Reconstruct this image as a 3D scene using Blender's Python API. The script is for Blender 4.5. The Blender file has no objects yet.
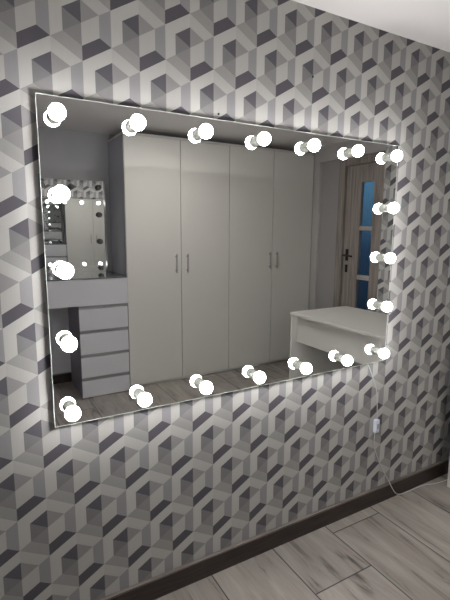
import bpy, bmesh, math, random
from mathutils import Vector, Matrix

random.seed(4)
scn = bpy.context.scene
COL = scn.collection
CEIL = 2.362

# ---------------------------------------------------------------- helpers
# scene axes used below: x to the right along the mirror wall, d = distance
# from the mirror wall into the room (world -Y), h = height above the floor
def P(x, d, h):
    return Vector((x, -d, h))

def srgb(v):
    return tuple((c / 12.92 if c <= 0.04045 else ((c + 0.055) / 1.055) ** 2.4) for c in v) + (1.0,)

def link(o, parent=None):
    COL.objects.link(o)
    if parent is not None:
        o.parent = parent
        o.matrix_parent_inverse = Matrix.Translation(-parent.location)
    return o

def obj(name, bm, mats, parent=None, smooth=False):
    me = bpy.data.meshes.new(name)
    bm.normal_update()
    bm.to_mesh(me)
    bm.free()
    for m in (mats if isinstance(mats, (list, tuple)) else [mats]):
        me.materials.append(m)
    if smooth:
        for p in me.polygons:
            p.use_smooth = True
    o = bpy.data.objects.new(name, me)
    return link(o, parent)

def thing(name, label, cat, loc, group=None):
    o = bpy.data.objects.new(name, None)
    o.location = loc
    o.empty_display_size = 0.1
    COL.objects.link(o)
    o['label'] = label
    o['category'] = cat
    if group:
        o['group'] = group
    return o

def tag(o, label, cat, group=None):
    o['label'] = label
    o['category'] = cat
    if group:
        o['group'] = group
    return o

def structure(o):
    o['kind'] = 'structure'
    return o

def box(bm, x0, x1, d0, d1, h0, h1, bevel=0.0, mi=0):
    vs = [bm.verts.new(P(x, d, h)) for x in (x0, x1) for d in (d0, d1) for h in (h0, h1)]
    idx = [(0, 1, 3, 2), (4, 6, 7, 5), (0, 4, 5, 1), (2, 3, 7, 6), (0, 2, 6, 4), (1, 5, 7, 3)]
    fs = [bm.faces.new([vs[i] for i in f]) for f in idx]
    for f in fs:
        f.material_index = mi
    bmesh.ops.recalc_face_normals(bm, faces=fs)
    if bevel > 0:
        es = list({e for f in fs for e in f.edges})
        r = bmesh.ops.bevel(bm, geom=es, offset=bevel, segments=2, affect='EDGES', profile=0.6)
        for f in r['faces']:
            f.material_index = mi
    return bm

def boxobj(name, mats, parent, *args, bevel=0.0):
    return obj(name, box(bmesh.new(), *args, bevel=bevel), mats, parent)

def lathe(bm, prof, centre, axis, seg=32, mi=0):
    """prof: list of (radius, distance along axis) from centre; axis unit Vector"""
    axis = axis.normalized()
    t = Vector((0, 0, 1)) if abs(axis.z) < 0.9 else Vector((1, 0, 0))
    a = axis.cross(t).normalized()
    b = axis.cross(a).normalized()
    rings = []
    for r, s in prof:
        if r < 1e-6:
            rings.append([bm.verts.new(centre + axis * s)])
        else:
            rings.append([bm.verts.new(centre + axis * s + (a * math.cos(k * 2 * math.pi / seg) + b * math.sin(k * 2 * math.pi / seg)) * r) for k in range(seg)])
    fs = []
    for A, B in zip(rings[:-1], rings[1:]):
        for k in range(seg):
            k2 = (k + 1) % seg
            if len(A) == 1 and len(B) == 1:
                continue
            if len(A) == 1:
                f = bm.faces.new((A[0], B[k], B[k2]))
            elif len(B) == 1:
                f = bm.faces.new((A[k], B[0], A[k2]))
            else:
                f = bm.faces.new((A[k], B[k], B[k2], A[k2]))
            f.material_index = mi
            f.smooth = True
            fs.append(f)
    bmesh.ops.recalc_face_normals(bm, faces=fs)
    return bm

def smooth_path(pts, sub=6):
    out = []
    n = len(pts)
    for i in range(n - 1):
        p0, p1, p2, p3 = pts[max(i - 1, 0)], pts[i], pts[i + 1], pts[min(i + 2, n - 1)]
        for k in range(sub):
            t = k / sub
            out.append(0.5 * ((2 * p1) + (p2 - p0) * t + (2 * p0 - 5 * p1 + 4 * p2 - p3) * t * t + (3 * p1 - p0 - 3 * p2 + p3) * t ** 3))
    out.append(pts[-1])
    return out

def tube(bm, pts, r, seg=10):
    rings = []
    prev = None
    for i, p in enumerate(pts):
        t = (pts[min(i + 1, len(pts) - 1)] - pts[max(i - 1, 0)]).normalized()
        if prev is None:
            ref = Vector((0, 0, 1)) if abs(t.z) < 0.8 else Vector((1, 0, 0))
            a = t.cross(ref).normalized()
        else:
            a = (prev - t * prev.dot(t)).normalized()
        b = t.cross(a)
        prev = a
        rings.append([bm.verts.new(p + (a * math.cos(k * 2 * math.pi / seg) + b * math.sin(k * 2 * math.pi / seg)) * r) for k in range(seg)])
    fs = []
    for A, B in zip(rings[:-1], rings[1:]):
        for k in range(seg):
            f = bm.faces.new((A[k], A[(k + 1) % seg], B[(k + 1) % seg], B[k]))
            f.smooth = True
            fs.append(f)
    fs.append(bm.faces.new(rings[0]))
    fs.append(bm.faces.new(rings[-1]))
    bmesh.ops.recalc_face_normals(bm, faces=fs)
    return bm

# ---------------------------------------------------------------- materials
def newmat(name):
    m = bpy.data.materials.new(name)
    m.use_nodes = True
    nt = m.node_tree
    return m, nt, nt.nodes['Principled BSDF'], nt.nodes, nt.links

def plain(name, col, rough=0.5, metal=0.0, var=0.03, scale=6.0, coat=0.0, spec=0.5):
    """painted or lacquered surface: colour with a faint procedural unevenness"""
    m, nt, b, N, L = newmat(name)
    tc = N.new('ShaderNodeTexCoord')
    no = N.new('ShaderNodeTexNoise')
    no.inputs['Scale'].default_value = scale
    no.inputs['Detail'].default_value = 4
    L.new(tc.outputs['Object'], no.inputs['Vector'])
    mr = N.new('ShaderNodeMapRange')
    mr.inputs['To Min'].default_value = 1 - var
    mr.inputs['To Max'].default_value = 1 + var
    L.new(no.outputs['Fac'], mr.inputs['Value'])
    vm = N.new('ShaderNodeVectorMath')
    vm.operation = 'SCALE'
    vm.inputs[0].default_value = srgb(col)[:3]
    L.new(mr.outputs['Result'], vm.inputs['Scale'])
    L.new(vm.outputs['Vector'], b.inputs['Base Color'])
    b.inputs['Roughness'].default_value = rough
    b.inputs['Metallic'].default_value = metal
    b.inputs['Coat Weight'].default_value = coat
    b.inputs['Specular IOR Level'].default_value = spec
    return m

def paper(name, col, grain=0.05):
    """printed wallpaper tone with a fine vertical linen grain"""
    m, nt, b, N, L = newmat(name)
    tc = N.new('ShaderNodeTexCoord')
    mp = N.new('ShaderNodeMapping')
    mp.inputs['Scale'].default_value = (420, 420, 14)
    L.new(tc.outputs['Object'], mp.inputs['Vector'])
    no = N.new('ShaderNodeTexNoise')
    no.inputs['Scale'].default_value = 1.0
    no.inputs['Detail'].default_value = 3
    L.new(mp.outputs['Vector'], no.inputs['Vector'])
    n2 = N.new('ShaderNodeTexNoise')
    n2.inputs['Scale'].default_value = 5.0
    L.new(tc.outputs['Object'], n2.inputs['Vector'])
    ad = N.new('ShaderNodeMath')
    ad.operation = 'ADD'
    L.new(no.outputs['Fac'], ad.inputs[0])
    L.new(n2.outputs['Fac'], ad.inputs[1])
    mr = N.new('ShaderNodeMapRange')
    mr.inputs['From Min'].default_value = 0.5
    mr.inputs['From Max'].default_value = 1.5
    mr.inputs['To Min'].default_value = 1 - grain
    mr.inputs['To Max'].default_value = 1 + grain
    L.new(ad.outputs['Value'], mr.inputs['Value'])
    vm = N.new('ShaderNodeVectorMath')
    vm.operation = 'SCALE'
    vm.inputs[0].default_value = srgb(col)[:3]
    L.new(mr.outputs['Result'], vm.inputs['Scale'])
    L.new(vm.outputs['Vector'], b.inputs['Base Color'])
    b.inputs['Roughness'].default_value = 0.75
    b.inputs['Specular IOR Level'].default_value = 0.25
    return m

def wood(name, dark, light, rough=0.5, grain=(30, 30, 1.6), scale=2.0):
    m, nt, b, N, L = newmat(name)
    tc = N.new('ShaderNodeTexCoord')
    mp = N.new('ShaderNodeMapping')
    mp.inputs['Scale'].default_value = grain
    L.new(tc.outputs['Object'], mp.inputs['Vector'])
    no = N.new('ShaderNodeTexNoise')
    no.inputs['Scale'].default_value = scale
    no.inputs['Detail'].default_value = 6
    no.inputs['Distortion'].default_value = 0.4
    L.new(mp.outputs['Vector'], no.inputs['Vector'])
    cr = N.new('ShaderNodeValToRGB')
    cr.color_ramp.elements[0].position = 0.3
    cr.color_ramp.elements[0].color = srgb(dark)
    cr.color_ramp.elements[1].position = 0.7
    cr.color_ramp.elements[1].color = srgb(light)
    L.new(no.outputs['Fac'], cr.inputs['Fac'])
    L.new(cr.outputs['Color'], b.inputs['Base Color'])
    b.inputs['Roughness'].default_value = rough
    return m

PLANK_W = 0.3237
PLANK_X0 = 0.637
PLANK_L = 1.3

def floor_material():
    m, nt, b, N, L = newmat('grey_wood_plank_floor')
    def math_(op, a, c=None, cc=None):
        n = N.new('ShaderNodeMath')
        n.operation = op
        for i, v in enumerate((a, c, cc)):
            if v is None:
                continue
            if isinstance(v, (int, float)):
                n.inputs[i].default_value = v
            else:
                L.new(v, n.inputs[i])
        return n.outputs['Value']
    tc = N.new('ShaderNodeTexCoord')
    sx = N.new('ShaderNodeSeparateXYZ')
    L.new(tc.outputs['Object'], sx.inputs[0])
    X = sx.outputs['X']
    D = math_('MULTIPLY', sx.outputs['Y'], -1.0)
    ux = math_('DIVIDE', math_('SUBTRACT', X, PLANK_X0), PLANK_W)
    i = math_('FLOOR', ux)
    fx = math_('SUBTRACT', ux, i)
    # end joints: each row is shifted by 0.24 m against its neighbour
    joint = math_('SUBTRACT', 0.555, math_('MULTIPLY', i, 0.24))
    uy = math_('DIVIDE', math_('SUBTRACT', D, joint), PLANK_L)
    j = math_('FLOOR', uy)
    fy = math_('SUBTRACT', uy, j)
    ex = math_('MULTIPLY', math_('MINIMUM', fx, math_('SUBTRACT', 1.0, fx)), PLANK_W)
    ey = math_('MULTIPLY', math_('MINIMUM', fy, math_('SUBTRACT', 1.0, fy)), PLANK_L)
    e = math_('MINIMUM', ex, ey)
    seam = N.new('ShaderNodeMapRange')
    seam.inputs['From Min'].default_value = 0.0018
    seam.inputs['From Max'].default_value = 0.0040
    L.new(e, seam.inputs['Value'])
    # per plank id
    cid = N.new('ShaderNodeCombineXYZ')
    L.new(i, cid.inputs[0])
    L.new(j, cid.inputs[1])
    wn = N.new('ShaderNodeTexWhiteNoise')
    wn.noise_dimensions = '3D'
    L.new(cid.outputs[0], wn.inputs['Vector'])
    # grain, offset per plank
    cv = N.new('ShaderNodeCombineXYZ')
    L.new(math_('ADD', math_('MULTIPLY', X, 13.0), math_('MULTIPLY', i, 7.3)), cv.inputs[0])
    L.new(math_('ADD', math_('MULTIPLY', D, 1.9), math_('MULTIPLY', wn.outputs['Value'], 30.0)), cv.inputs[1])
    n1 = N.new('ShaderNodeTexNoise')
    n1.inputs['Scale'].default_value = 1.0
    n1.inputs['Detail'].default_value = 7
    n1.inputs['Roughness'].default_value = 0.62
    n1.inputs['Distortion'].default_value = 0.9
    L.new(cv.outputs[0], n1.inputs['Vector'])
    cr = N.new('ShaderNodeValToRGB')
    els = cr.color_ramp.elements
    els[0].position = 0.32
    els[0].color = srgb((0.25, 0.225, 0.21))
    els[1].position = 0.72
    els[1].color = srgb((0.645, 0.62, 0.59))
    k = els.new(0.42)
    k.color = srgb((0.53, 0.505, 0.48))
    L.new(n1.outputs['Fac'], cr.inputs['Fac'])
    # fine streaks
    cs = N.new('ShaderNodeCombineXYZ')
    L.new(math_('MULTIPLY', X, 120.0), cs.inputs[0])
    L.new(math_('MULTIPLY', D, 5.0), cs.inputs[1])
    L.new(wn.outputs['Value'], cs.inputs[2])
    n2 = N.new('ShaderNodeTexNoise')
    n2.inputs['Scale'].default_value = 1.0
    n2.inputs['Detail'].default_value = 4
    L.new(cs.outputs[0], n2.inputs['Vector'])
    # knots
    ck = N.new('ShaderNodeCombineXYZ')
    L.new(math_('MULTIPLY', X, 5.0), ck.inputs[0])
    L.new(math_('MULTIPLY', D, 2.6), ck.inputs[1])
    vo = N.new('ShaderNodeTexVoronoi')
    vo.inputs['Scale'].default_value = 1.0
    L.new(ck.outputs[0], vo.inputs['Vector'])
    kn = N.new('ShaderNodeMapRange')
    kn.inputs['From Min'].default_value = 0.02
    kn.inputs['From Max'].default_value = 0.16
    kn.inputs['To Min'].default_value = 0.62
    kn.inputs['To Max'].default_value = 1.0
    L.new(vo.outputs['Distance'], kn.inputs['Value'])
    f = math_('MULTIPLY', math_('ADD', 0.86, math_('MULTIPLY', n2.outputs['Fac'], 0.28)), kn.outputs['Result'])
    f = math_('MULTIPLY', f, math_('ADD', 0.90, math_('MULTIPLY', wn.outputs['Value'], 0.2)))
    f = math_('MULTIPLY', f, math_('ADD', 0.16, math_('MULTIPLY', seam.outputs['Result'], 0.84)))
    vm = N.new('ShaderNodeVectorMath')
    vm.operation = 'SCALE'
    L.new(cr.outputs['Color'], vm.inputs[0])
    L.new(f, vm.inputs['Scale'])
    L.new(vm.outputs['Vector'], b.inputs['Base Color'])
    b.inputs['Roughness'].default_value = 0.42
    bp = N.new('ShaderNodeBump')
    bp.inputs['Strength'].default_value = 0.25
    bp.inputs['Distance'].default_value = 0.002
    L.new(math_('ADD', seam.outputs['Result'], math_('MULTIPLY', n2.outputs['Fac'], 0.15)), bp.inputs['Height'])
    L.new(bp.outputs['Normal'], b.inputs['Normal'])
    return m

# wallpaper tones
TONES = {
    'edge':   (0.740, 0.738, 0.722),
    'rhomb':  (0.718, 0.714, 0.700),
    'topr':   (0.712, 0.710, 0.698),
    'lowl':   (0.615, 0.612, 0.600),
    'tri_r':  (0.580, 0.577, 0.572),
    'band_r': (0.590, 0.588, 0.594),
    'tri_b':  (0.545, 0.542, 0.540),
    'tri_l':  (0.500, 0.498, 0.500),
    'tri_d':  (0.370, 0.365, 0.390),
    'bar_d':  (0.352, 0.346, 0.370),
}
TN = list(TONES)
PAPER = [paper('wallpaper_' + k, TONES[k]) for k in TN]

M_ceil = plain('ceiling_paint', (0.88, 0.87, 0.86), 0.85, var=0.02, scale=3)
M_wall = plain('grey_wall_paint', (0.66, 0.66, 0.665), 0.8, var=0.03, scale=2)
M_wall2 = plain('pale_wall_paint', (0.70, 0.69, 0.68), 0.8, var=0.03, scale=2)
M_niche = plain('niche_paint', (0.60, 0.59, 0.585), 0.8, var=0.03, scale=2)
M_core = plain('wall_core', (0.6, 0.6, 0.6), 0.9)
M_floor = floor_material()
M_base = wood('dark_baseboard_wood', (0.14, 0.115, 0.105), (0.27, 0.23, 0.21), 0.45, (3, 30, 90))
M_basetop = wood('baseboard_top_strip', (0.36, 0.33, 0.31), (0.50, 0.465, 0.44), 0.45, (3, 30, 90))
M_white = plain('white_furniture_laminate', (0.82, 0.815, 0.79), 0.6, var=0.012)
M_dresser = plain('cool_white_table_laminate', (0.80, 0.80, 0.815), 0.4, var=0.012)
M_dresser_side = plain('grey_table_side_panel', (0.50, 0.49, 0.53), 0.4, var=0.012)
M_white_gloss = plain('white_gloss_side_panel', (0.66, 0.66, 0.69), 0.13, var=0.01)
M_carcass = plain('white_carcass', (0.78, 0.775, 0.76), 0.45, var=0.012)
M_alu = plain('brushed_metal_handle', (0.66, 0.655, 0.64), 0.4, 0.45, var=0.05, scale=60)
M_rail = plain('grey_metal_drawer_rail', (0.58, 0.58, 0.58), 0.35, 0.25, var=0.04, scale=30)
M_doorwood = wood('grey_brown_door_wood', (0.46, 0.43, 0.41), (0.62, 0.585, 0.56), 0.5, (26, 26, 1.3))
M_doorbar = wood('pale_door_wood', (0.60, 0.57, 0.545), (0.72, 0.69, 0.665), 0.5, (26, 3, 26))
M_bronze = plain('dark_bronze_door_metal', (0.17, 0.15, 0.14), 0.4, 0.7, var=0.05)
M_black = plain('dark_steel_nail', (0.05, 0.05, 0.05), 0.4, 0.5)
M_cord = plain('white_cable_plastic', (0.80, 0.80, 0.80), 0.45)
M_switch = plain('white_switch_plastic', (0.86, 0.89, 0.93), 0.3)
M_switchdot = plain('grey_switch_rocker', (0.62, 0.66, 0.72), 0.35)
M_backing = plain('mirror_backing_board', (0.66, 0.66, 0.66), 0.6)
M_rim = plain('polished_glass_edge', (0.86, 0.90, 0.88), 0.15)
M_socket = plain('cream_bulb_socket', (0.70, 0.71, 0.67), 0.4)
M_collar = plain('bulb_screw_collar', (0.66, 0.60, 0.55), 0.3, 0.6)
M_glasstop = plain('dark_glass_table_top', (0.36, 0.37, 0.39), 0.06, var=0.02)
M_offbulb = plain('unlit_bulb_glass', (0.42, 0.42, 0.42), 0.12)
M_offring = plain('dark_bulb_ring', (0.10, 0.10, 0.10), 0.3)

def mirror_material():
    m, nt, b, N, L = newmat('silvered_mirror_glass')
    b.inputs['Base Color'].default_value = (0.90, 0.91, 0.905, 1)
    b.inputs['Metallic'].default_value = 1.0
    b.inputs['Roughness'].default_value = 0.0
    return m
M_mirror = mirror_material()

BULB = 106.0
def bulb_material():
    m, nt, b, N, L = newmat('lit_opal_bulb')
    b.inputs['Base Color'].default_value = (0.9, 0.9, 0.88, 1)
    b.inputs['Emission Color'].default_value = (1.0, 0.972, 0.985, 1)
    # an LED globe is brightest towards its front and dimmer near the screw base
    ge = N.new('ShaderNodeNewGeometry')
    dt = N.new('ShaderNodeVectorMath')
    dt.operation = 'DOT_PRODUCT'
    dt.inputs[1].default_value = (0, -1, 0)
    L.new(ge.outputs['Normal'], dt.inputs[0])
    mr = N.new('ShaderNodeMapRange')
    mr.inputs['From Min'].default_value = -0.7
    mr.inputs['From Max'].default_value = 0.6
    mr.inputs['To Min'].default_value = BULB * 0.05
    mr.inputs['To Max'].default_value = BULB
    L.new(dt.outputs['Value'], mr.inputs['Value'])
    L.new(mr.outputs['Result'], b.inputs['Emission Strength'])
    b.inputs['Roughness'].default_value = 0.3
    return m
M_bulb = bulb_material()

def frosted():
    m, nt, b, N, L = newmat('frosted_door_glass')
    b.inputs['Base Color'].default_value = (0.80, 0.88, 0.95, 1)
    b.inputs['Transmission Weight'].default_value = 1.0
    b.inputs['Roughness'].default_value = 0.12
    b.inputs['IOR'].default_value = 1.1
    return m
M_frost = frosted()

# ---------------------------------------------------------------- wallpaper
U = 0.1075                 # radius of one printed hexagon
VS = 1.0271                # the print is slightly taller than wide
S3 = math.sqrt(3) / 2

def hex_polys():
    R = {n: (math.cos(math.radians(a)), math.sin(math.radians(a)) * 1.0) for n, a in
         (('T', 90), ('UR', 30), ('LR', -30), ('B', -90), ('LL', -150), ('UL', 150))}
    r = {k.lower(): (v[0] * 0.6, v[1] * 0.6) for k, v in R.items()}
    q = dict(R)
    q.update(r)
    q['C'] = (0, 0)
    return [([q[a] for a in names], tone) for names, tone in (
        (('C', 't', 'ul'), 'tri_d'), (('C', 'ul', 'll'), 'tri_l'), (('C', 'll', 'b'), 'tri_b'),
        (('C', 'b', 'lr', 'ur'), 'rhomb'), (('C', 'ur', 't'), 'tri_r'),
        (('t', 'T', 'UL', 'ul'), 'edge'), (('ul', 'UL', 'LL', 'll'), 'edge'),
        (('ll', 'LL', 'B', 'b'), 'lowl'), (('b', 'B', 'LR', 'lr'), 'bar_d'),
        (('lr', 'LR', 'UR', 'ur'), 'band_r'), (('ur', 'UR', 'T', 't'), 'topr'))]

def clip(poly, x0, x1, y0, y1):
    def cut(p, ax, v, keep_less):
        out = []
        for a, b in zip(p, p[1:] + p[:1]):
            ia = (a[ax] <= v) if keep_less else (a[ax] >= v)
            ib = (b[ax] <= v) if keep_less else (b[ax] >= v)
            if ia:
                out.append(a)
            if ia != ib:
                t = (v - a[ax]) / (b[ax] - a[ax])
                out.append((a[0] + (b[0] - a[0]) * t, a[1] + (b[1] - a[1]) * t))
        return out
    for ax, v, less in ((0, x0, False), (0, x1, True), (1, y0, False), (1, y1, True)):
        poly = cut(poly, ax, v, less)
        if len(poly) < 3:
            return None
    return poly

H0 = 2.105                 # height of the row of hexagon centres used as origin

def paper_faces(bm, x0, x1, h0, h1, ox, oh, to3d, core_mats=1):
    polys = hex_polys()
    for i in range(int((x0 - ox) / (S3 * U)) - 2, int((x1 - ox) / (S3 * U)) + 3):
        for k in range(int((h0 - oh) / (1.5 * U * VS)) - 2, int((h1 - oh) / (1.5 * U * VS)) + 3):
            if (i + k) % 2:
                continue
            cx, cy = ox + i * S3 * U, oh + k * 1.5 * U * VS
            for pts, tone in polys:
                p = clip([(cx + a * U, cy + b * U * VS) for a, b in pts], x0, x1, h0, h1)
                if not p:
                    continue
                q = []
                for v in p:
                    if not q or abs(v[0] - q[-1][0]) + abs(v[1] - q[-1][1]) > 1e-6:
                        q.append(v)
                if len(q) > 1 and abs(q[0][0] - q[-1][0]) + abs(q[0][1] - q[-1][1]) < 1e-6:
                    q.pop()
                if len(q) < 3:
                    continue
                f = bm.faces.new([bm.verts.new(to3d(a, b)) for a, b in q])
                f.material_index = core_mats + TN.index(tone)

# ---------------------------------------------------------------- the room
XL, XR, XR2, DB = -1.05, 2.82, 3.17, 2.87

bm = bmesh.new()
box(bm, XL - 0.1, XR + 0.35, -0.12, -0.001, 0, CEIL)
paper_faces(bm, XL, XR, 0, CEIL, 0, H0, lambda a, b: P(a, 0, b))
structure(obj('wall_front', bm, [M_core] + PAPER))

bm = bmesh.new()
box(bm, XR + 0.001, XR2, 0, 1.117, 0, CEIL)
paper_faces(bm, -1.117, 0, 0, CEIL, -0.03, H0, lambda a, b: P(XR, -a, b))
structure(obj('wall_right', bm, [M_wall2] + PAPER))

bm = bmesh.new()
box(bm, XR2, 3.35, 2.30, DB, 0, CEIL)
box(bm, XR2, 3.35, 1.0, 2.30, 2.197, CEIL)
box(bm, 3.20, 3.35, 2.03, 2.30, 0, 2.197, mi=1)
box(bm, 3.20, 3.35, 1.0, 1.13, 0, 2.197)
structure(obj('wall_far_right', bm, [M_wall2, M_niche]))

structure(boxobj('wall_back', M_wall, None, XL - 0.1, 3.35, DB, DB + 0.1, 0, CEIL))
structure(boxobj('wall_left', M_wall, None, XL - 0.1, XL, 0, DB, 0, CEIL))
structure(boxobj('floor', M_floor, None, XL - 0.1, 3.35, -0.12, DB + 0.1, -0.1, 0))
structure(boxobj('ceiling', M_ceil, None, XL - 0.1, 3.35, -0.12, DB + 0.1, CEIL, CEIL + 0.1))

bm = bmesh.new()
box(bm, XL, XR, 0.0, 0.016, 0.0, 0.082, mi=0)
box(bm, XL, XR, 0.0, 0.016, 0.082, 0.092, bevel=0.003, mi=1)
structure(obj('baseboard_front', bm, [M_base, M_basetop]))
bm = bmesh.new()
box(bm, XR - 0.016, XR, 0.016, 1.117, 0.0, 0.082, mi=0)
box(bm, XR - 0.016, XR, 0.016, 1.117, 0.082, 0.092, bevel=0.003, mi=1)
structure(obj('baseboard_right', bm, [M_base, M_basetop]))
bm = bmesh.new()
box(bm, XL, 1.02, DB - 0.016, DB, 0.0, 0.082, mi=0)
box(bm, XL, 1.02, DB - 0.016, DB, 0.082, 0.092, bevel=0.003, mi=1)
structure(obj('baseboard_back', bm, [M_base, M_basetop]))

# door with four frosted panes
bm = bmesh.new()
box(bm, 3.19, 3.34, 1.94, 2.03, 0, 2.12, bevel=0.004)
box(bm, 3.19, 3.34, 1.13, 1.195, 0, 2.12, bevel=0.004)
box(bm, 3.19, 3.34, 1.13, 2.03, 2.12, 2.195, bevel=0.004)
door_frame = structure(obj('door_frame_1', bm, M_doorwood))
door_frame.name = 'trim_1'
bm = bmesh.new()
XD0, XD1 = 3.215, 3.255
box(bm, XD0, XD1, 1.735, 1.932, 0.006, 2.115)
box(bm, XD0, XD1, 1.20, 1.575, 0.006, 2.115)
for a, b in ((1.945, 2.115), (0.006, 0.15)):
    box(bm, XD0, XD1, 1.575, 1.735, a, b)
door = structure(obj('door_1', bm, M_doorwood))
for a, b in ((1.475, 1.517), (0.985, 1.030), (0.505, 0.548)):
    rl = boxobj('glazing_bar', M_doorbar, door, XD0, XD1, 1.576, 1.734, a, b, bevel=0.002)
    rl['label'] = 'paler cross bar between door panes'
for a, b in ((1.517, 1.945), (1.030, 1.475), (0.548, 0.985), (0.15, 0.505)):
    boxobj('glass_pane', M_frost, door, 3.232, 3.238, 1.577, 1.733, a + 0.001, b - 0.001)
bm = bmesh.new()
box(bm, 3.209, XD0, 1.865, 1.900, 1.165, 1.285, bevel=0.002)
box(bm, 3.209, XD0, 1.867, 1.898, 1.045, 1.125, bevel=0.002)
tube(bm, smooth_path([P(3.215, 1.883, 1.222), P(3.165, 1.883, 1.222), P(3.155, 1.873, 1.222), P(3.155, 1.76, 1.217)], 5), 0.009)
obj('door_handle', bm, M_bronze, door)

# ---------------------------------------------------------------- big lighted mirror
MX0, MX1, MH0, MH1 = 0.039, 1.639, 0.817, 1.874
MD = 0.0215
mir = thing('lighted_mirror', 'large frameless rectangular mirror ringed by twenty lit round bulbs on the wallpapered wall', 'mirror', P((MX0 + MX1) / 2, 0.0, MH0))
boxobj('backing', M_backing, mir, MX0 + 0.006, MX1 - 0.006, 0.0005, MD - 0.005, MH0 + 0.006, MH1 - 0.006)
bm = bmesh.new()
box(bm, MX0, MX1, MD - 0.005, MD, MH0, MH1)
bm.faces.ensure_lookup_table()
bm.normal_update()
front = [f for f in bm.faces if f.normal.y < -0.9]
for f in bm.faces:
    f.material_index = 1
r = bmesh.ops.inset_region(bm, faces=front, thickness=0.0019, depth=0.0)
for f in front:
    f.material_index = 0
obj('mirror_glass', bm, [M_mirror, M_rim], mir)

BR = 0.0252
def globe_mesh(c, axis):
    b = bmesh.new()
    prof = []
    for k in range(0, 21):
        a = math.pi * k / 20
        r, s = BR * math.sin(a), BR * math.cos(a)
        if s < -0.0150:
            break
        prof.append((r, s))
    prof.append((0.0200, -0.0158))
    lathe(b, prof, c, axis)
    return b

def socket_mesh(c, axis, back):
    b = bmesh.new()
    lathe(b, [(0.0185, -0.0150), (0.0212, -0.0140), (0.0216, -0.0190), (0.0190, -0.0240), (0.0160, -0.0265), (0.0160, -0.0290),
              (0.0178, -0.0300), (0.0178, -0.0330), (0.0160, -0.0340), (0.0160, -0.0380), (0.0185, -0.0395), (0.0185, -back + 0.0002), (0.0, -back + 0.0002)], c, axis)
    return b

n = Vector((0, -1, 0))
spots = [(i, 0) for i in range(7)] + [(6, j) for j in (1, 2, 3)] + [(i, 4) for i in range(6, -1, -1)] + [(0, j) for j in (3, 2, 1)]
g0 = s0 = None
for (i, j) in spots:
    x, h = 0.091 + 0.248 * i, 1.817 - 0.236 * j
    if g0 is None:
        c0 = P(x, MD + 0.043, h)
        g0 = obj('light_bulb', globe_mesh(c0, n), M_bulb, mir)
        s0 = obj('bulb_socket', socket_mesh(c0, n, 0.043), M_socket, g0)
        x0_, h0_ = x, h
    else:
        g = g0.copy()
        COL.objects.link(g)
        g.parent = mir
        g.matrix_parent_inverse = g0.matrix_parent_inverse.copy()
        g.location = Vector((x - x0_, 0, h - h0_))
        s = s0.copy()
        COL.objects.link(s)
        s.parent = g
        s.matrix_parent_inverse = s0.matrix_parent_inverse.copy()

# power cord hanging from the mirror, with an in-line switch
cord = thing('power_cord', 'thin white power cord with in-line switch hanging below the large mirror', 'cord', P(1.66, 0.01, 0.0))
up = [P(1.53, 0.008, 0.8150), P(1.545, 0.009, 0.79), P(1.568, 0.009, 0.745), P(1.598, 0.006, 0.690), P(1.617, 0.005, 0.642), P(1.624, 0.006, 0.575), P(1.626, 0.009, 0.496)]
obj('upper_cable', tube(bmesh.new(), smooth_path(up), 0.0022), M_cord, cord)
lo = [P(1.618, 0.009, 0.424), P(1.614, 0.008, 0.385), P(1.620, 0.006, 0.342), P(1.652, 0.006, 0.270), P(1.703, 0.006, 0.178), P(1.742, 0.012, 0.118), P(1.772, 0.021, 0.060), P(1.808, 0.022, 0.018),
      P(1.850, 0.024, 0.004), P(1.921, 0.027, 0.004), P(2.036, 0.029, 0.004), P(2.104, 0.050, 0.004), P(2.195, 0.062, 0.004), P(2.4, 0.060, 0.004)]
obj('lower_cable', tube(bmesh.new(), smooth_path(lo), 0.0024), M_cord, cord)
bm = box(bmesh.new(), 1.607, 1.636, 0.001, 0.021, 0.424, 0.496, bevel=0.005)
sw = obj('inline_switch', bm, M_switch, cord)
boxobj('switch_rocker', M_switchdot, sw, 1.615, 1.628, 0.020, 0.024, 0.448, 0.474, bevel=0.0015)

# small dark nails left in the wallpaper
for (x, h, lab) in ((0.672, 1.899, 'small dark nail in wallpaper just above the mirror, leftmost of three'),
                    (1.115, 2.101, 'small dark nail in wallpaper halfway between mirror top and ceiling'),
                    (1.893, 1.896, 'small dark nail in wallpaper to the right of the mirror top corner')):
    bm = bmesh.new()
    lathe(bm, [(0.0, 0.004), (0.0040, 0.0035), (0.0042, 0.0022), (0.0018, 0.0018), (0.0018, -0.012), (0, -0.012)], P(x, 0.0, h), n, 14)
    tag(obj('nail', bm, M_black), lab, 'nail', 'nails in the wallpaper')

# ---------------------------------------------------------------- wardrobe
WX0, WX1, WD, WH = 1.027, 3.160, 2.402, 2.305
wd = thing('wardrobe', 'tall four-door white wardrobe with slim bar handles against the back wall', 'wardrobe', P((WX0 + WX1) / 2, (WD + DB) / 2, 0))
bm = bmesh.new()
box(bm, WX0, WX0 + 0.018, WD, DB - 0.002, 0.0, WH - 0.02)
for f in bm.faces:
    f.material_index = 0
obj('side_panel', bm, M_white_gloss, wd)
boxobj('side_panel', M_carcass, wd, WX1 - 0.018, WX1, WD, DB - 0.002, 0.0, WH - 0.02)
boxobj('top_panel', M_carcass, wd, WX0, WX1, WD - 0.008, DB - 0.002, WH - 0.02, WH, bevel=0.001)
boxobj('back_panel', M_carcass, wd, WX0 + 0.02, WX1 - 0.02, DB - 0.012, DB - 0.004, 0.03, WH - 0.022)
boxobj('plinth', M_carcass, wd, WX0 + 0.018, WX1 - 0.018, WD, WD + 0.02, 0.0, 0.028)
gaps = [WX0 + 0.001, 1.562, 2.089, 2.622, WX1 - 0.001]
hx = [1.508, 1.623, 2.588, 2.676]
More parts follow.
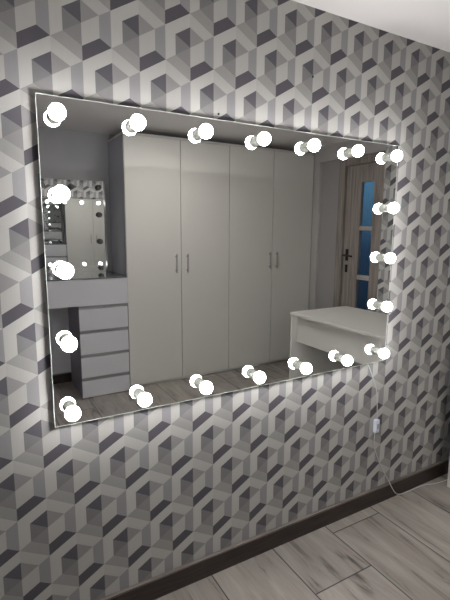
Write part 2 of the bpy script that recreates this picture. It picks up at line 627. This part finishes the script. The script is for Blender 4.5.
for k in range(4):
    a, b = gaps[k] + 0.003, gaps[k + 1] - 0.003
    dr = obj('door', box(bmesh.new(), a, b, WD - 0.018, WD - 0.001, 0.030, WH - 0.023, bevel=0.0012), M_white, wd)
    bm = bmesh.new()
    x = hx[k]
    box(bm, x - 0.008, x + 0.008, WD - 0.046, WD - 0.038, 1.068, 1.246, bevel=0.002)
    box(bm, x - 0.006, x + 0.006, WD - 0.039, WD - 0.0185, 1.085, 1.097)
    box(bm, x - 0.006, x + 0.006, WD - 0.039, WD - 0.0185, 1.217, 1.229)
    obj('handle', bm, M_alu, dr)

# ---------------------------------------------------------------- dressing table with drawers
TD = 2.33
vt = thing('dressing_table', 'white dressing table with a column of four drawers beside the tall wardrobe', 'dressing table', P(0.42, (TD + DB) / 2, 0))
VX0, VX1 = -0.20, 1.014
boxobj('table_top', [M_glasstop], vt, VX0, VX1, TD - 0.004, DB - 0.002, 1.053, 1.065, bevel=0.0015)
boxobj('apron', M_dresser, vt, VX0, VX1, TD, TD + 0.018, 0.825, 1.052, bevel=0.001)
bm = bmesh.new()
box(bm, VX0, VX0 + 0.02, TD + 0.019, DB - 0.021, 0.0, 1.052)
obj('leg_panel', bm, M_dresser, vt)
bm = bmesh.new()
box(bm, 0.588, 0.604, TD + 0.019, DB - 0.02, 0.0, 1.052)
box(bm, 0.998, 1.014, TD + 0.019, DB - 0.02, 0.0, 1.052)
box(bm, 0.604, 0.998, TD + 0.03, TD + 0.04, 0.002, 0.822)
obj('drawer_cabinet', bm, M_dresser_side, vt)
boxobj('back_panel', M_dresser, vt, VX0, VX1, DB - 0.02, DB - 0.004, 0.10, 1.052)
for (b0, b1) in ((0.609, 0.823), (0.396, 0.609), (0.187, 0.396), (0.006, 0.187)):
    fr = obj('drawer', box(bmesh.new(), 0.586, 1.008, TD, TD + 0.018, b0 + 0.001, b1 - 0.030, bevel=0.001), M_dresser, vt)
    bm = bmesh.new()
    box(bm, 0.590, 1.004, TD + 0.013, TD + 0.018, b1 - 0.0295, b1 - 0.001)
    box(bm, 0.590, 1.004, TD + 0.003, TD + 0.013, b1 - 0.0295, b1 - 0.0265)
    obj('drawer_pull', bm, M_rail, fr)

# its mirror with unlit bulbs
vm_ = thing('dressing_table_mirror', 'smaller mirror with unlit bulbs standing on the white dressing table', 'mirror', P(0.42, DB - 0.02, 1.066))
YAW, TIP = 2.7, 0.6
AX0, AX1 = -0.135, 0.975
boxobj('backing', M_backing, vm_, AX0 + 0.004, AX1 - 0.004, DB - 0.030, DB - 0.002, 1.066, 1.916)
bm = bmesh.new()
box(bm, AX0, AX1, DB - 0.035, DB - 0.030, 1.066, 1.920)
for f in bm.faces:
    f.material_index = 0 if f.normal.y > 0.9 else 1
obj('mirror_glass', bm, [M_mirror, M_rim], vm_)
nb = Vector((0, 1, 0))
vs = [(x, 1.862) for x in (0.911, 0.666, 0.421, 0.176, -0.070)] + [(x, h) for x in (0.911, -0.070) for h in (1.610, 1.358, 1.106)]
gb = rb = None
for (x, h) in vs:
    if gb is None:
        c = P(x, DB - 0.035 - 0.034, h)
        bm = bmesh.new()
        lathe(bm, [(0.024 * math.sin(math.pi * k / 12), 0.024 * math.cos(math.pi * k / 12)) for k in range(13)], c, nb, 20)
        gb = obj('unlit_bulb', bm, M_offbulb, vm_)
        bm = bmesh.new()
        lathe(bm, [(0.0, -0.018), (0.021, -0.018), (0.026, -0.022), (0.026, -0.0338), (0, -0.0338)], c, nb, 20)
        rb = obj('bulb_ring', bm, M_offring, gb)
        vx, vh = x, h
    else:
        g = gb.copy()
        COL.objects.link(g)
        g.parent = vm_
        g.matrix_parent_inverse = gb.matrix_parent_inverse.copy()
        g.location = Vector((x - vx, 0, h - vh))
        s = rb.copy()
        COL.objects.link(s)
        s.parent = g
        s.matrix_parent_inverse = rb.matrix_parent_inverse.copy()

# it leans a little: turned about its right end and tipped slightly forward
from mathutils import Euler
piv = P(AX1, DB - 0.035, 1.066)
Rm = Euler((math.radians(-TIP), 0, 0)).to_matrix().to_4x4() @ Euler((0, 0, math.radians(YAW))).to_matrix().to_4x4()
bpy.context.view_layer.update()
vm_.matrix_world = Matrix.Translation(piv) @ Rm @ Matrix.Translation(-piv) @ vm_.matrix_world

# ---------------------------------------------------------------- white desk on the right
dk = thing('desk', 'low white desk with a deep apron and flat top beside the mirror wall, at right', 'desk', P(2.48, 0.77, 0))
DX0, DX1, DD0, DD1, DH = 2.15, 2.795, 0.10, 1.44, 0.789
boxobj('desk_top', M_white, dk, DX0 - 0.006, DX1, DD0, DD1 + 0.004, DH - 0.024, DH, bevel=0.0015)
boxobj('leg_panel', M_white, dk, DX0, DX1 - 0.02, DD1 - 0.022, DD1, 0.0, DH - 0.025, bevel=0.001)
boxobj('apron', M_white, dk, DX0 + 0.052, DX0 + 0.068, 0.502, DD1 - 0.023, 0.53, DH - 0.025, bevel=0.001)
bm = bmesh.new()
box(bm, DX0, DX1 - 0.02, DD0, DD0 + 0.018, 0.0, DH - 0.025)
box(bm, DX0, DX1 - 0.02, 0.483, 0.501, 0.0, DH - 0.025)
box(bm, DX1 - 0.038, DX1 - 0.02, DD0 + 0.018, 0.483, 0.0, DH - 0.025)
obj('drawer_cabinet', bm, M_white, dk)
boxobj('cabinet_door', M_white, dk, DX0 + 0.004, DX0 + 0.020, DD0 + 0.0185, 0.4825, 0.01, DH - 0.027, bevel=0.001)

# ---------------------------------------------------------------- light outside the door (dusk)
w = bpy.data.worlds.new('dusk')
scn.world = w
w.use_nodes = True
N, L = w.node_tree.nodes, w.node_tree.links
bg = N['Background']
tc = N.new('ShaderNodeTexCoord')
sx = N.new('ShaderNodeSeparateXYZ')
L.new(tc.outputs['Generated'], sx.inputs[0])
cr = N.new('ShaderNodeValToRGB')
for e, (pos, c) in zip((cr.color_ramp.elements[0], cr.color_ramp.elements.new(0.5), cr.color_ramp.elements[-1]),
                       ((0.40, (0.007, 0.011, 0.018, 1)), (0.48, (0.018, 0.038, 0.070, 1)), (0.56, (0.085, 0.19, 0.29, 1)))):
    e.position = pos
    e.color = c
mr = N.new('ShaderNodeMapRange')
mr.inputs['From Min'].default_value = -1
L.new(sx.outputs['Z'], mr.inputs['Value'])
L.new(mr.outputs['Result'], cr.inputs['Fac'])
L.new(cr.outputs['Color'], bg.inputs['Color'])
bg.inputs['Strength'].default_value = 1.0

# added fill disk under the ceiling, out of view, lifts wall and wardrobe
la = bpy.data.lights.new('added_fill_light', 'AREA')
la.shape = 'DISK'
la.size = 0.45
la.energy = 12.0
la.color = (1.0, 0.96, 0.93)
lo_ = bpy.data.objects.new('added_fill_light', la)
lo_.location = P(1.3, 1.5, CEIL - 0.03)
COL.objects.link(lo_)

# ---------------------------------------------------------------- camera
cam = bpy.data.cameras.new('camera')
cam.sensor_fit = 'HORIZONTAL'
cam.sensor_width = 36.0
cam.lens = 36.0 * 438.43 / 450.0
cam.clip_start = 0.02
co = bpy.data.objects.new('camera', cam)
COL.objects.link(co)
def conv(v):
    return Vector((v[0], -v[2], v[1]))
rows = ((0.8684149, 0.0056286, 0.4958063), (-0.0735947, -0.9873968, 0.1401120), (0.4903462, -0.1581641, -0.8570559))
right, down, fwd = (conv(r) for r in rows)
m3 = Matrix((right, -down, -fwd)).transposed()
co.matrix_world = Matrix.Translation(Vector((-0.15495, -1.50285, 1.47526))) @ m3.to_4x4()
scn.camera = co

scn.view_settings.view_transform = 'Standard'
scn.view_settings.look = 'None'
scn.view_settings.gamma = 1.0
scn.view_settings.use_curve_mapping = False
scn.view_settings.exposure = 0.1
scn.cycles.use_denoising = True
scn.cycles.max_bounces = 12
scn.cycles.glossy_bounces = 8
scn.cycles.diffuse_bounces = 6
scn.cycles.sample_clamp_indirect = 6.0
